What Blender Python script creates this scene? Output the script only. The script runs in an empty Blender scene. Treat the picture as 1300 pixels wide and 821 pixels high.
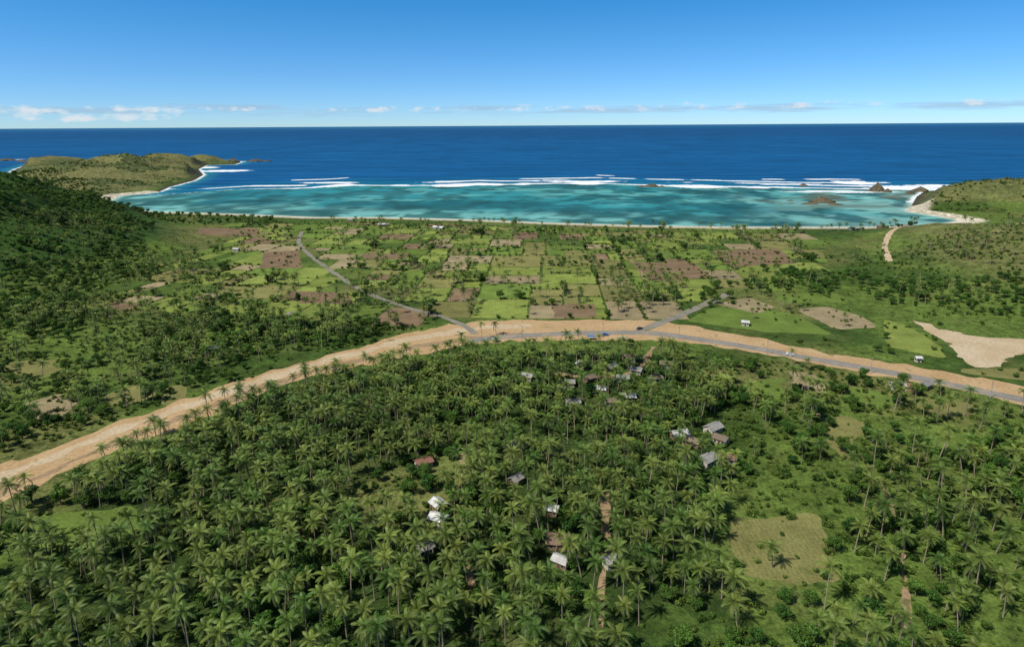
import bpy, math, random
import numpy as np
from mathutils import Vector, Matrix
random.seed(7); rng=np.random.default_rng(7)
scene=bpy.context.scene
# ---------------------------------------------------------------- survey maths
F=803.0; CH=120.0; TH=math.atan((365-159)/F); PHI=-math.radians(0.35)
r0=np.array([1,0,0.]);u0=np.array([0,math.sin(TH),math.cos(TH)]);fw=np.array([0,math.cos(TH),-math.sin(TH)])
R=r0*math.cos(PHI)+u0*math.sin(PHI); U=-r0*math.sin(PHI)+u0*math.cos(PHI)
def g(u,v,z=0.0):
    d=fw+R*((u-650)/F)+U*((365-v)/F); t=(z-CH)/d[2]
    return (d[0]*t,d[1]*t)
def G(pts): return np.array([g(*p) for p in pts])
# ---------------------------------------------------------------- noise
def _h(ix,iy,s):
    n=np.sin(ix*127.1+iy*311.7+s*74.7)*43758.5453
    return n-np.floor(n)
def vn(x,y,s=0):
    x=np.asarray(x,float);y=np.asarray(y,float)
    ix=np.floor(x);iy=np.floor(y);fx=x-ix;fy=y-iy
    fx=fx*fx*(3-2*fx);fy=fy*fy*(3-2*fy)
    a=_h(ix,iy,s);b=_h(ix+1,iy,s);c=_h(ix,iy+1,s);d=_h(ix+1,iy+1,s)
    return (a*(1-fx)+b*fx)*(1-fy)+(c*(1-fx)+d*fx)*fy
def fbm(x,y,s=0,o=4):
    t=0;a=.5;n=0
    for i in range(o):
        t=t+a*vn(x,y,s+i*3);n+=a;a*=.5;x=x*2.03+5.1;y=y*2.03+1.7
    return t/n
def sst(a,b,x):
    t=np.clip((x-a)/(b-a),0,1);return t*t*(3-2*t)
def inpoly(x,y,P):
    x=np.asarray(x);y=np.asarray(y);r=np.zeros(x.shape,bool);n=len(P);j=n-1
    for i in range(n):
        xi,yi=P[i];xj,yj=P[j]
        if yi!=yj:
            c=((yi>y)!=(yj>y))&(x<(xj-xi)*(y-yi)/(yj-yi)+xi); r^=c
        j=i
    return r
def segdist(x,y,P,closed=True):
    d=np.full(np.shape(x),1e18);n=len(P)
    for i in range(n if closed else n-1):
        ax,ay=P[i];bx,by=P[(i+1)%n];dx=bx-ax;dy=by-ay;L=dx*dx+dy*dy+1e-9
        t=np.clip(((x-ax)*dx+(y-ay)*dy)/L,0,1)
        d=np.minimum(d,(x-ax-t*dx)**2+(y-ay-t*dy)**2)
    return np.sqrt(d)
# ---------------------------------------------------------------- land outline + heights
COAST=[(-300,228),(-60,226),(10,220),(22,213),(45,206),(100,204),(180,203),(230,203),(262,202),(306,205),(298,208),(262,209),(252,214),(258,221),(246,228),(215,236),(200,243),(152,247),(138,254),(148,264),(200,267),(300,270),(400,274),(480,274),(600,277),(700,281),(800,284),(930,286),(1040,286),(1120,286),(1170,284),(1205,281),(1222,278),(1195,273),(1150,266),(1158,258),(1164,248),(1174,241),(1250,236),(1400,238),(1700,242)]
LAND=np.array([(-9000,-9000),(-9000,900)]+[g(*p) for p in COAST]+[(9000,900),(9000,-9000)])
BUMPS=[(150,223,46,260,330),(60,211,28,190,220),(205,211,34,160,200),(256,205.5,20,110,90),(105,240,18,160,160),
 (-70,318,50,270,250),(50,286,33,165,150),(-250,360,26,260,260),
 (1235,256,17,190,110),(1350,256,20,240,150),(1460,350,26,240,240),(1330,305,9,240,110),(1180,300,5,120,60)]
BW=[(*g(b[0],b[1]),b[2],b[3],b[4]) for b in BUMPS]
SEA=-2.5
def height_full(x,y):
    x=np.asarray(x,float);y=np.asarray(y,float)
    ins=inpoly(x,y,LAND);d=segdist(x,y,LAND);sd=np.where(ins,d,-d)
    base=SEA+2.5*sst(0,26,sd)-9*sst(0,60,-sd)
    hb=np.zeros(x.shape)
    for cx,cy,h,rx,ry in BW:
        r=((x-cx)/rx)**2+((y-cy)/ry)**2
        hb=hb+h*np.where(r<1,(1-np.minimum(r,1))**2,0)
    nz=fbm(x/75,y/75,11,5); rid=1-np.abs(2*fbm(x/110,y/110,31,4)-1)
    hb=hb*(0.50+0.65*nz+0.35*rid)*sst(2,38,sd)
    return base+hb,sd
xs=np.concatenate([-np.geomspace(9000,1750,14),np.arange(-1700,1500.1,5),np.geomspace(1550,9000,14)])
ys=np.concatenate([-np.geomspace(6000,60,14),np.arange(0,2450.1,5)])
XX,YY=np.meshgrid(xs,ys)
ZZ,SD=height_full(XX,YY)
def hz(x,y):
    i=int(np.clip(np.searchsorted(xs,x)-1,0,len(xs)-2));j=int(np.clip(np.searchsorted(ys,y)-1,0,len(ys)-2))
    tx=(x-xs[i])/(xs[i+1]-xs[i]);ty=(y-ys[j])/(ys[j+1]-ys[j])
    return float((ZZ[j,i]*(1-tx)+ZZ[j,i+1]*tx)*(1-ty)+(ZZ[j+1,i]*(1-tx)+ZZ[j+1,i+1]*tx)*ty)
def sdat(x,y):
    i=int(np.clip(np.searchsorted(xs,x),0,len(xs)-1));j=int(np.clip(np.searchsorted(ys,y),0,len(ys)-1));return SD[j,i]
# ---------------------------------------------------------------- material helpers
def newmat(name):
    m=bpy.data.materials.new(name);m.use_nodes=True;nt=m.node_tree;nt.nodes.clear()
    return m,nt,nt.nodes,nt.links
def math_n(N,L,op,a,b=None,clamp=False):
    n=N.new('ShaderNodeMath');n.operation=op;n.use_clamp=clamp
    for k,v in enumerate((a,b)):
        if v is None: continue
        if isinstance(v,(int,float)): n.inputs[k].default_value=v
        else: L.new(v,n.inputs[k])
    return n.outputs[0]
def mixc(N,L,fac,a,b,mode='MIX'):
    n=N.new('ShaderNodeMix');n.data_type='RGBA';n.blend_type=mode
    for sk,v in ((n.inputs[0],fac),(n.inputs[6],a),(n.inputs[7],b)):
        if isinstance(v,(int,float)): sk.default_value=v
        elif isinstance(v,tuple): sk.default_value=(*v,1)
        else: L.new(v,sk)
    return n.outputs[2]
def noise(N,L,vec,scale,detail=4,rough=.55):
    n=N.new('ShaderNodeTexNoise');n.inputs['Scale'].default_value=scale;n.inputs['Detail'].default_value=detail;n.inputs['Roughness'].default_value=rough
    L.new(vec,n.inputs['Vector']);return n.outputs['Fac']
def ramp(N,L,fac,lo,hi,a=0.0,b=1.0):
    n=N.new('ShaderNodeMapRange');n.inputs[1].default_value=lo;n.inputs[2].default_value=hi;n.inputs[3].default_value=a;n.inputs[4].default_value=b
    L.new(fac,n.inputs[0]);return n.outputs[0]
def scalecol(N,L,col,fac):
    n=N.new('ShaderNodeVectorMath');n.operation='SCALE';L.new(col,n.inputs[0]);L.new(fac,n.inputs['Scale']);return n.outputs[0]
def pos(N): return N.new('ShaderNodeNewGeometry').outputs['Position']
def finish(N,L,col,rough=.9,spec=.2,bump=None,bstr=.5,bdist=.3):
    b=N.new('ShaderNodeBsdfPrincipled');o=N.new('ShaderNodeOutputMaterial')
    if isinstance(col,tuple): b.inputs['Base Color'].default_value=(*col,1)
    else: L.new(col,b.inputs['Base Color'])
    b.inputs['Roughness'].default_value=rough;b.inputs['Specular IOR Level'].default_value=spec
    if bump is not None:
        bn=N.new('ShaderNodeBump');bn.inputs['Strength'].default_value=bstr;bn.inputs['Distance'].default_value=bdist
        L.new(bump,bn.inputs['Height']);L.new(bn.outputs[0],b.inputs['Normal'])
    L.new(b.outputs[0],o.inputs[0])
def attr(N,name):
    a=N.new('ShaderNodeAttribute');a.attribute_name=name;return a
def mat_ground():
    m,nt,N,L=newmat('ground_vegetated');p=pos(N);a=attr(N,'Col').outputs['Color']
    n1=noise(N,L,p,.9,5,.7);n2=noise(N,L,p,.11,5,.65);n3=noise(N,L,p,.022,4,.6)
    f=math_n(N,L,'MULTIPLY',ramp(N,L,n1,.25,.75,.4,1.6),ramp(N,L,n2,.3,.7,.55,1.45))
    c=scalecol(N,L,a,f)
    c=mixc(N,L,ramp(N,L,n3,.55,.68,0,.4),c,(.155,.14,.055))
    dk=ramp(N,L,noise(N,L,p,.3,5,.65),.52,.60,0,.7)
    c=mixc(N,L,dk,c,(.022,.048,.011))
    c=mixc(N,L,ramp(N,L,noise(N,L,p,.19,5,.7),.65,.71,0,.5),c,(.21,.155,.09))
    finish(N,L,c,.95,.05,n1,.9,.6);return m
def mat_field():
    m,nt,N,L=newmat('field_crop');p=pos(N);a=attr(N,'Col').outputs['Color']
    n1=noise(N,L,p,1.1,5,.7);n2=noise(N,L,p,.07,5,.65)
    w=N.new('ShaderNodeTexWave');w.inputs['Scale'].default_value=.22;w.inputs['Distortion'].default_value=3;w.inputs['Detail'].default_value=3
    L.new(p,w.inputs['Vector'])
    f=math_n(N,L,'MULTIPLY',ramp(N,L,n1,.25,.75,.6,1.4),ramp(N,L,n2,.3,.7,.75,1.25))
    f=math_n(N,L,'MULTIPLY',f,ramp(N,L,w.outputs['Fac'],0,1,.95,1.05))
    c=scalecol(N,L,a,f)
    c=mixc(N,L,ramp(N,L,noise(N,L,p,.17,5,.65),.57,.64,0,.4),c,(.05,.08,.018))
    finish(N,L,c,.95,.05,n1,.6,.3);return m
def mat_soil(name,c1,c2,c3=(.10,.12,.035),veg=.0,s=1.0):
    m,nt,N,L=newmat(name);p=pos(N)
    n1=noise(N,L,p,.7*s,6,.65);n2=noise(N,L,p,.06*s,4,.6)
    c=mixc(N,L,ramp(N,L,n2,.35,.65),c1,c2)
    c=scalecol(N,L,c,ramp(N,L,n1,.25,.75,.68,1.28))
    if veg>0: c=mixc(N,L,ramp(N,L,noise(N,L,p,.12,6,.7),.66-.12*veg,.72-.12*veg,0,.8),c,c3)
    finish(N,L,c,.95,.1,n1,.4,.2);return m
def mat_plain(name,c,rough=.7,spec=.3,var=.25,sc=3):
    m,nt,N,L=newmat(name);tc=N.new('ShaderNodeTexCoord').outputs['Object']
    oi=N.new('ShaderNodeObjectInfo').outputs['Random']
    f=math_n(N,L,'MULTIPLY',ramp(N,L,noise(N,L,tc,sc,4,.6),.25,.75,1-var,1+var),ramp(N,L,oi,0,1,.85,1.15))
    rg=N.new('ShaderNodeRGB');rg.outputs[0].default_value=(*c,1)
    finish(N,L,scalecol(N,L,rg.outputs[0],f),rough,spec);return m
def mat_leaf(name,ca,cb,tr=.25,gloss=.35):
    m,nt,N,L=newmat(name);oi=N.new('ShaderNodeObjectInfo').outputs['Random']
    a=attr(N,'lv').outputs['Fac'];p=pos(N)
    c=mixc(N,L,oi,ca,cb)
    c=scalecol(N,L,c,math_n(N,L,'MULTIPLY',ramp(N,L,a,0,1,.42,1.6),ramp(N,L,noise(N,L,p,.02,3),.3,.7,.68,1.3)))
    b=N.new('ShaderNodeBsdfPrincipled');b.inputs['Roughness'].default_value=.5;b.inputs['Specular IOR Level'].default_value=gloss
    L.new(c,b.inputs['Base Color']);t=N.new('ShaderNodeBsdfTranslucent');L.new(mixc(N,L,.5,c,(.10,.15,.01)),t.inputs['Color'])
    mx=N.new('ShaderNodeMixShader');mx.inputs[0].default_value=tr;L.new(b.outputs[0],mx.inputs[1]);L.new(t.outputs[0],mx.inputs[2])
    o=N.new('ShaderNodeOutputMaterial');L.new(mx.outputs[0],o.inputs[0]);return m
# ---------------------------------------------------------------- mesh helper
def mkobj(name,v,f,mat=None,col=None,link=True,parent=None,smooth=False):
    me=bpy.data.meshes.new(name);me.from_pydata([tuple(map(float,p)) for p in v],[],[tuple(map(int,q)) for q in f]);me.update()
    ob=bpy.data.objects.new(name,me)
    if mat: me.materials.append(mat)
    if smooth: me.polygons.foreach_set('use_smooth',[True]*len(me.polygons))
    if link: scene.collection.objects.link(ob)
    if parent: ob.parent=parent
    return ob
def setcol(me,cols,name='Col'):
    a=me.color_attributes.new(name,'FLOAT_COLOR','POINT')
    c=np.ones((len(me.vertices),4),np.float32);c[:,:3]=cols;a.data.foreach_set('color',c.ravel())
def gridmesh(name,X,Y,Z,keep=None):
    ny,nx=X.shape;v=np.stack([X,Y,Z],-1).reshape(-1,3)
    i=np.arange(nx-1);j=np.arange(ny-1);I,J=np.meshgrid(i,j);a=(J*nx+I)
    q=np.stack([a,a+1,a+nx+1,a+nx],-1)
    q=q.reshape(-1,4) if keep is None else q[keep]
    me=bpy.data.meshes.new(name)
    me.vertices.add(len(v));me.vertices.foreach_set('co',v.astype(np.float32).ravel())
    me.loops.add(q.size);me.loops.foreach_set('vertex_index',q.astype(np.int32).ravel())
    me.polygons.add(len(q));me.polygons.foreach_set('loop_start',np.arange(0,q.size,4,dtype=np.int32));me.polygons.foreach_set('loop_total',np.full(len(q),4,np.int32))
    me.polygons.foreach_set('use_smooth',np.ones(len(q),bool))
    me.update(calc_edges=True);ob=bpy.data.objects.new(name,me);scene.collection.objects.link(ob);return ob
# ---------------------------------------------------------------- terrain
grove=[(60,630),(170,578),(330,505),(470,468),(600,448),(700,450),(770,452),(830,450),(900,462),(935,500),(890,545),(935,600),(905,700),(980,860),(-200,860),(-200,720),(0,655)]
keep=(ZZ[:-1,:-1]>-9)|(ZZ[1:,1:]>-9)
ter=gridmesh('ground',XX,YY,ZZ,keep)
C=np.zeros(XX.shape+(3,));
def lerp(A,B,t): return A*(1-t[...,None])+np.array(B)*t[...,None]
C[:]=(.105,.158,.033)
C=lerp(C,(.052,.092,.020),sst(.42,.6,fbm(XX/60,YY/60,5)))
C=lerp(C,(.150,.155,.052),sst(.53,.70,fbm(XX/90,YY/70,8))*.8)
C=lerp(C,(.032,.058,.015),inpoly(XX,YY,G(grove))*sst(.30,.42,fbm(XX/38,YY/38,41,3))*.92)  # grove floor: dark undergrowth, with canopy shade painted into the ground colour
hill=sst(4,14,ZZ)
far=sst(900,1050,YY)
C=lerp(C,(.042,.088,.020),hill*(1-far)*(XX<0))
C=lerp(C,(.175,.168,.07),far*sst(-1,3,ZZ)*.9)
C=lerp(C,(.065,.09,.035),far*sst(.48,.6,fbm(XX/55,YY/55,15))*.8)
C=lerp(C,(.145,.145,.055),hill*(1-far)*(XX>0)*.8)
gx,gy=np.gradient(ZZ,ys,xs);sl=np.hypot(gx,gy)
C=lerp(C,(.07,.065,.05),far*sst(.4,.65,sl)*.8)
rock=((XX<-600)&(YY>1250))|((XX>560)&(YY>960))
C=lerp(C,(.58,.52,.40),sst(30,22,SD)*(~rock));C=lerp(C,(.07,.06,.045),sst(14,6,SD)*rock)
C*= (0.8+.4*fbm(XX/25,YY/25,21))[...,None]
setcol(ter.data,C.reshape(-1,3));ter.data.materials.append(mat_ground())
M_sand=mat_soil('beach_sand',(.56,.50,.38),(.66,.60,.48),(.3,.27,.18),.1)
def beach(i0,i1,w0,w1,name='beach'):
    P=np.array([g(*COAST[k],SEA) for k in range(i0,i1)]);d=np.r_[0,np.cumsum(np.hypot(*np.diff(P,axis=0).T))];n=int(d[-1]/5);t=np.linspace(0,d[-1],n)
    P=np.stack([np.interp(t,d,P[:,0]),np.interp(t,d,P[:,1])],1);T=np.gradient(P,axis=0);T/=np.hypot(T[:,0],T[:,1])[:,None];Nn=np.stack([T[:,1],-T[:,0]],1)
    v=[];f=[];nc=8
    for i in range(n):
        W=w0+(w1-w0)*float(fbm(i*.06,3.,9,4))
        for k in range(nc+1):
            q=P[i]+Nn[i]*(W*k/nc-2);v.append((q[0],q[1],max(hz(q[0],q[1]),SEA-.3)+.12))
    for i in range(n-1):
        for k in range(nc):
            a=i*(nc+1)+k;f.append((a,a+nc+1,a+nc+2,a+1))
    mkobj(name,v,f,M_sand,smooth=True)
beach(18,33,10,34)
# ---------------------------------------------------------------- sea
RE=[(-900,232),(60,240),(200,246),(300,239),(380,237),(440,233),(520,234.5),(650,232),(760,231),(850,234.5),(950,236),(1020,237),(1080,238),(1165,239),(1600,242)]
REW=G(RE)
sx=np.concatenate([-np.geomspace(150000,2550,22),np.arange(-2500,2500.1,8),np.geomspace(2550,150000,22)])
sy=np.concatenate([np.arange(-200,700,100),np.arange(700,2300,4.0),np.geomspace(2310,150000,80)])
SX,SY=np.meshgrid(sx,sy)
sea=gridmesh('sea',SX,SY,np.full(SX.shape,SEA))
yr=np.interp(SX,REW[:,0],REW[:,1])
ds=SY-yr
_,ssd=height_full(SX,SY);off=-ssd
SC=np.zeros(SX.shape+(3,));SC[:]=(.006,.084,.225)
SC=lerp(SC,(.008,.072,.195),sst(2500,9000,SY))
SC=lerp(SC,(.022,.115,.245),sst(12000,45000,SY))  # distance haze painted into the sea colour towards the horizon
SC=lerp(SC,(.007,.13,.25),sst(260,20,ds))
lag=sst(45,-30,ds+30*(fbm(SX/60,SY/60,3)-.5))
lc=np.zeros_like(SC);lc[:]=(.030,.215,.245)
pn=fbm(SX/130,SY/100,41,5);pn2=fbm(SX/45,SY/55,47,5);pn3=fbm(SX/22,SY/34,57,4);pn4=fbm(SX/80,SY/90,97,6)
lc=lerp(lc,(.014,.13,.18),sst(-330,-520,SX)*.6)
lc=lerp(lc,(.10,.34,.33),sst(.50,.58,fbm(SX/120,SY/80,61,6))*.85)
lc=lerp(lc,(.014,.10,.125),sst(.50,.56,pn)*.75)
lc=lerp(lc,(.17,.42,.39),sst(140,25,off+130*(pn2-.5))*.8)
lc=lerp(lc,(.02,.095,.095),sst(.50,.55,pn2)*sst(200,40,off)*.8)
lc=lerp(lc,(.018,.08,.085),sst(.55,.61,pn3)*.65)
lc=lerp(lc,(.21,.43,.40),sst(300,520,SX)*sst(.44,.53,pn4)*.75)
lc=lerp(lc,(.012,.085,.10),sst(-50,200,SX)*sst(.54,.59,fbm(SX/50,SY/60,103,6))*.8)
lc=lerp(lc,(.09,.095,.065),sst(330,480,SX)*sst(.54,.59,fbm(SX/60,SY/40,67,5))*sst(900,1000,SY)*.75)
lc=lerp(lc,(.30,.46,.40),sst(12,2,off)*.8)
SC=SC*(1-lag[...,None])+lc*lag[...,None]
SC=lerp(SC,(.03,.22,.25),sst(55,5,off)*(1-lag)*.6)
SC*=(1+.22*(fbm(SX/170,SY/38,71,3)-.5)*2*sst(-50,60,ds))[...,None]
wl=np.sin((SY+25*fbm(SX/150,SY/200,77)*3)/13)*sst(700,120,ds)*sst(0,60,ds)
SC*=(1+.2*wl)[...,None]
wob=22*(fbm(SX/70,SY*0+.5,81,3)-.5)*2
w=9+44*sst(.38,.72,fbm(SX/75,SX*0,83,4))
w=w*sst(-560,-400,SX)+2
foam=sst(1.0,.4,np.abs(ds+wob)/w)
for k,(o,s,th) in enumerate([(80,91,.52),(150,95,.58),(220,99,.63)]):
    m=sst(th,th+.08,fbm(SX/120,SX*0+k,s,3));m=np.maximum(m,sst(430,520,SX)*.9*(k<2))
    ww=12+10*fbm(SX/30,SY*0,s+1)
    foam=np.maximum(foam,m*sst(1.,.4,np.abs(ds-o+wob*.7+18*np.sin(SX/90+k))/ww)*(np.abs(SX+100)<900))
for u,v,rx,ry,a in [(285,217,90,60,1),(258,213,60,60,.9),(420,232,85,24,1),(345,236,80,18,.9),(1085,232,60,60,1),(1150,238,90,60,.9),(1040,243,90,22,.8),(1190,236,70,40,1),(740,230.5,130,28,1),(700,229,60,18,.8),(560,231.5,60,12,.8),(10,203,70,60,.8),(1100,244,90,18,.8),(1000,234,80,18,.9),(215,240,30,12,.6)]:
    cx,cy=g(u,v,SEA);rr=((SX-cx)/rx)**2+((SY-cy)/ry)**2
    foam=np.maximum(foam,a*sst(1,.2,rr+1.1*(fbm(SX/16,SY/14,int(u))-.5)))
foam=np.maximum(foam,.8*sst(14,3,off+12*(fbm(SX/30,SY/30,5)-.5))*((SY>1250)|((SX>560)&(SY>1000))))
foam=np.maximum(foam,.55*sst(5,1,off))
setcol(sea.data,SC.reshape(-1,3));fa=sea.data.attributes.new('foam','FLOAT','POINT');fa.data.foreach_set('value',foam.astype(np.float32).ravel())
m,nt,N,L=newmat('sea_water');p=pos(N)
mp=N.new('ShaderNodeMapping');mp.inputs['Scale'].default_value=(.35,1,1);L.new(p,mp.inputs[0])
n1=noise(N,L,mp.outputs[0],.05,6,.65);n2=noise(N,L,mp.outputs[0],.008,4,.6);nf=noise(N,L,p,.16,5,.7)
c=scalecol(N,L,attr(N,'Col').outputs['Color'],math_n(N,L,'MULTIPLY',ramp(N,L,n1,.3,.7,.8,1.2),ramp(N,L,n2,.3,.7,.85,1.15)))
ff=math_n(N,L,'ADD',attr(N,'foam').outputs['Fac'],ramp(N,L,nf,.3,.7,-.38,.38))
ff=ramp(N,L,ff,.40,.75)
ff=math_n(N,L,'MULTIPLY',ff,ramp(N,L,attr(N,'foam').outputs['Fac'],.05,.2))
c=mixc(N,L,ff,c,(.78,.82,.84))
d=N.new('ShaderNodeBsdfDiffuse');L.new(c,d.inputs[0])
gl=N.new('ShaderNodeBsdfGlossy');gl.inputs['Roughness'].default_value=.35
bn=N.new('ShaderNodeBump');bn.inputs['Strength'].default_value=.6;bn.inputs['Distance'].default_value=.8;L.new(n1,bn.inputs['Height']);L.new(bn.outputs[0],gl.inputs['Normal']);L.new(bn.outputs[0],d.inputs['Normal'])
mx=N.new('ShaderNodeMixShader');mx.inputs[0].default_value=.05;L.new(d.outputs[0],mx.inputs[1]);L.new(gl.outputs[0],mx.inputs[2])
o=N.new('ShaderNodeOutputMaterial');L.new(mx.outputs[0],o.inputs[0]);sea.data.materials.append(m)
# ---------------------------------------------------------------- sheets: dirt, roads, fields
M_dirt=mat_soil('dirt_graded',(.38,.255,.13),(.46,.325,.18),(.13,.135,.05),.55)
M_pale=mat_soil('dirt_pale',(.42,.32,.195),(.50,.41,.28),(.14,.14,.06),.4)
M_path=mat_soil('dirt_path',(.26,.18,.10),(.32,.23,.14),(.08,.10,.03),.8)
M_asph=mat_soil('asphalt',(.20,.19,.17),(.25,.235,.205),(.33,.26,.17),.9,1.5)
M_lane=mat_soil('asphalt_worn',(.19,.18,.15),(.25,.23,.19),(.13,.14,.055),.9,1.5)
M_mark=mat_plain('road_paint',(.5,.5,.47),.7,.2)
EXR=[]
def resample(P,step):
    P=np.asarray(P,float);d=np.r_[0,np.cumsum(np.hypot(*np.diff(P,axis=0).T))];n=max(3,int(d[-1]/step))
    t=np.linspace(0,d[-1],n);Q=np.stack([np.interp(t,d,P[:,0]),np.interp(t,d,P[:,1])],1)
    k=max(1,int(14/step))
    for _ in range(3):
        q=Q.copy()
        for i in range(1,len(Q)-1):
            a=max(0,i-k);b=min(len(Q),i+k+1);r=min(i-a,b-1-i);q[i]=Q[i-r:i+r+1].mean(0)
        Q=q
    return Q
def strip(name,Lp,Rp,zo,mat,jit=.8,nc=6):
    n=max(len(Lp),len(Rp))
    def rs(P):
        t=np.linspace(0,1,n);s=np.linspace(0,1,len(P));return np.stack([np.interp(t,s,P[:,0]),np.interp(t,s,P[:,1])],1)
    Lp=rs(Lp);Rp=rs(Rp);v=[];f=[]
    for i in range(n):
        dr=Rp[i]-Lp[i];ln=np.hypot(*dr)+1e-6;e=dr/ln
        a=Lp[i]+e*(fbm(i*.35,0.,3,3)-.5)*2*jit*2;b=Rp[i]+e*(fbm(i*.35,9.,4,3)-.5)*2*jit*2
        for k in range(nc+1):
            q=a+(b-a)*k/nc;v.append((q[0],q[1],hz(q[0],q[1])+zo))
    for i in range(n-1):
        for k in range(nc):
            a=i*(nc+1)+k;f.append((a,a+nc+1,a+nc+2,a+1))
    EXR.append(np.vstack([Lp[::3],Rp[::-3]]))
    return mkobj(name,v,f,mat)
def road(name,px,width,zo,mat,jit=.3,world=False,ex=True):
    P=resample(px if world else G(px),3);T=np.gradient(P,axis=0);T/=np.hypot(T[:,0],T[:,1])[:,None];Nn=np.stack([-T[:,1],T[:,0]],1)
    o=strip(name,P+Nn*width/2,P-Nn*width/2,zo,mat,jit,2);
    if not ex: EXR.pop()
    return P,T,Nn
up=[(-120,640),(-60,615),(0,592),(75,562),(150,537),(230,508),(300,484),(370,465),(430,447),(500,428),(545,417),(600,407),(680,406),(760,406),(835,409)]
lo=[(-120,720),(-60,678),(0,640),(80,600),(160,570),(235,542),(300,512),(350,490),(430,470),(500,456),(560,443),(620,433),(690,432),(760,432),(835,434)]
strip('dirt_highway',resample(G(up),3),resample(G(lo),3),.05,M_dirt,2.6,8)
up2=[(825,409),(870,412),(950,426),(1050,449),(1150,464),(1230,477),(1300,490),(1420,512)]
lo2=[(825,432),(870,434),(950,447),(1050,466),(1150,481),(1230,498),(1300,514),(1420,540)]
strip('dirt_shoulder',resample(G(up2),3),resample(G(lo2),3),.065,M_dirt,2.2,6)
P1,T1,N1=road('paved_road',[(596,433),(640,427),(720,423),(790,422),(830,421),(880,430),(950,440),(1050,459),(1150,476),(1230,493),(1300,508),(1420,532)],7.5,.10,M_asph,.25)
v=[];f=[]
for i in range(0,len(P1)-2,4):
    a=P1[i];b=P1[i]+T1[i]*4;n=N1[i]*.1
    k=len(v)
    for q in (a+n,b+n,b-n,a-n): v.append((q[0],q[1],.126+max(0,hz(q[0],q[1]))))
    f.append((k,k+3,k+2,k+1))
mkobj('road_centre_dashes',v,f,M_mark)
A=resample(G(up),3);B=resample(G(lo),3);n=len(A);s=np.linspace(0,len(B)-1,n);B=np.stack([np.interp(s,range(len(B)),B[:,0]),np.interp(s,range(len(B)),B[:,1])],1)
for t_,w_,mt,z_ in ((.30,7,M_pale,.058),(.70,5,M_path,.059)):
    Q=A*(1-t_)+B*t_;road('dirt_lane',Q[:int(n*.8)],w_,z_,mt,1.9,True,False)
road('paved_lane',[(604,424),(596,413),(560,402),(505,387),(458,369),(428,349),(402,331),(384,316),(378,304),(384,294)],4.2,.085,M_lane,.5)
road('paved_lane',[(806,424),(835,411),(870,398),(900,384),(925,373)],6.5,.087,M_lane,.4)
road('track',[(1129,338),(1122,318),(1127,305),(1140,299)],5,.10,M_pale,.6)
road('track',[(1140,299),(1200,300),(1250,296),(1300,292),(1380,290)],5,.25,M_pale,.8)
road('track',[(1165,287),(1210,285),(1250,288),(1300,284)],6,.26,M_pale,.8)
road('track',[(764,622),(768,650),(762,672),(772,692),(768,740),(760,800)],2.8,.03,M_path,.9)
road('track',[(705,474),(735,482),(790,480),(815,472),(830,440)],3.5,.03,M_path,.9)
road('track',[(585,575),(583,640),(592,700),(600,800)],1.8,.03,M_path,.9,False,False)
road('track',[(1030,520),(1120,600),(1150,720),(1150,800)],1.5,.03,M_path,.8,False,False)
road('track',[(330,275),(420,275),(500,278),(620,281),(800,288),(950,291)],4,.03,M_pale,.8,False,False)
road('track',[(800,330),(815,345),(822,365)],3,.031,M_path,.6,False,False)
PZ=[.04]
def patch(name,px,mat,zo=None,col=None,jit=1.5,ex=True,sm=1):
    if zo is None: PZ[0]+=.0004;zo=PZ[0]
    P=G(px);P=np.vstack([P,P[:1]]);Q=[]
    for i in range(len(P)-1):
        L_=np.hypot(*(P[i+1]-P[i]));n=max(2,int(L_/3))
        for k in range(n): Q.append(P[i]+(P[i+1]-P[i])*k/n)
    Q=np.array(Q)
    for _ in range(sm): Q=(np.roll(Q,1,0)+Q+np.roll(Q,-1,0))/3
    Q=Q+np.stack([fbm(Q[:,0]/7,Q[:,1]/7,3,3)-.5,fbm(Q[:,0]/7,Q[:,1]/7,7,3)-.5],1)*2*jit
    o=mkobj(name,[(a,b,hz(a,b)+zo) for a,b in Q],[tuple(range(len(Q)))],mat)
    if col: setcol(o.data,np.array([col]*len(Q)))
    if ex: EXR.append(Q)
    return o
M_field=mat_field()
patch('bare_quarry',[(1158,406),(1195,416),(1240,428),(1310,430),(1380,436),(1360,450),(1300,449),(1262,466),(1236,464),(1218,455),(1212,440),(1180,420)],M_pale,.09,jit=5)
SOIL=(.185,.130,.080);TAN=(.26,.215,.125);OL=(.175,.172,.062);GR=(.115,.172,.036);LG=(.18,.225,.052);DG=(.06,.10,.022)
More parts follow.
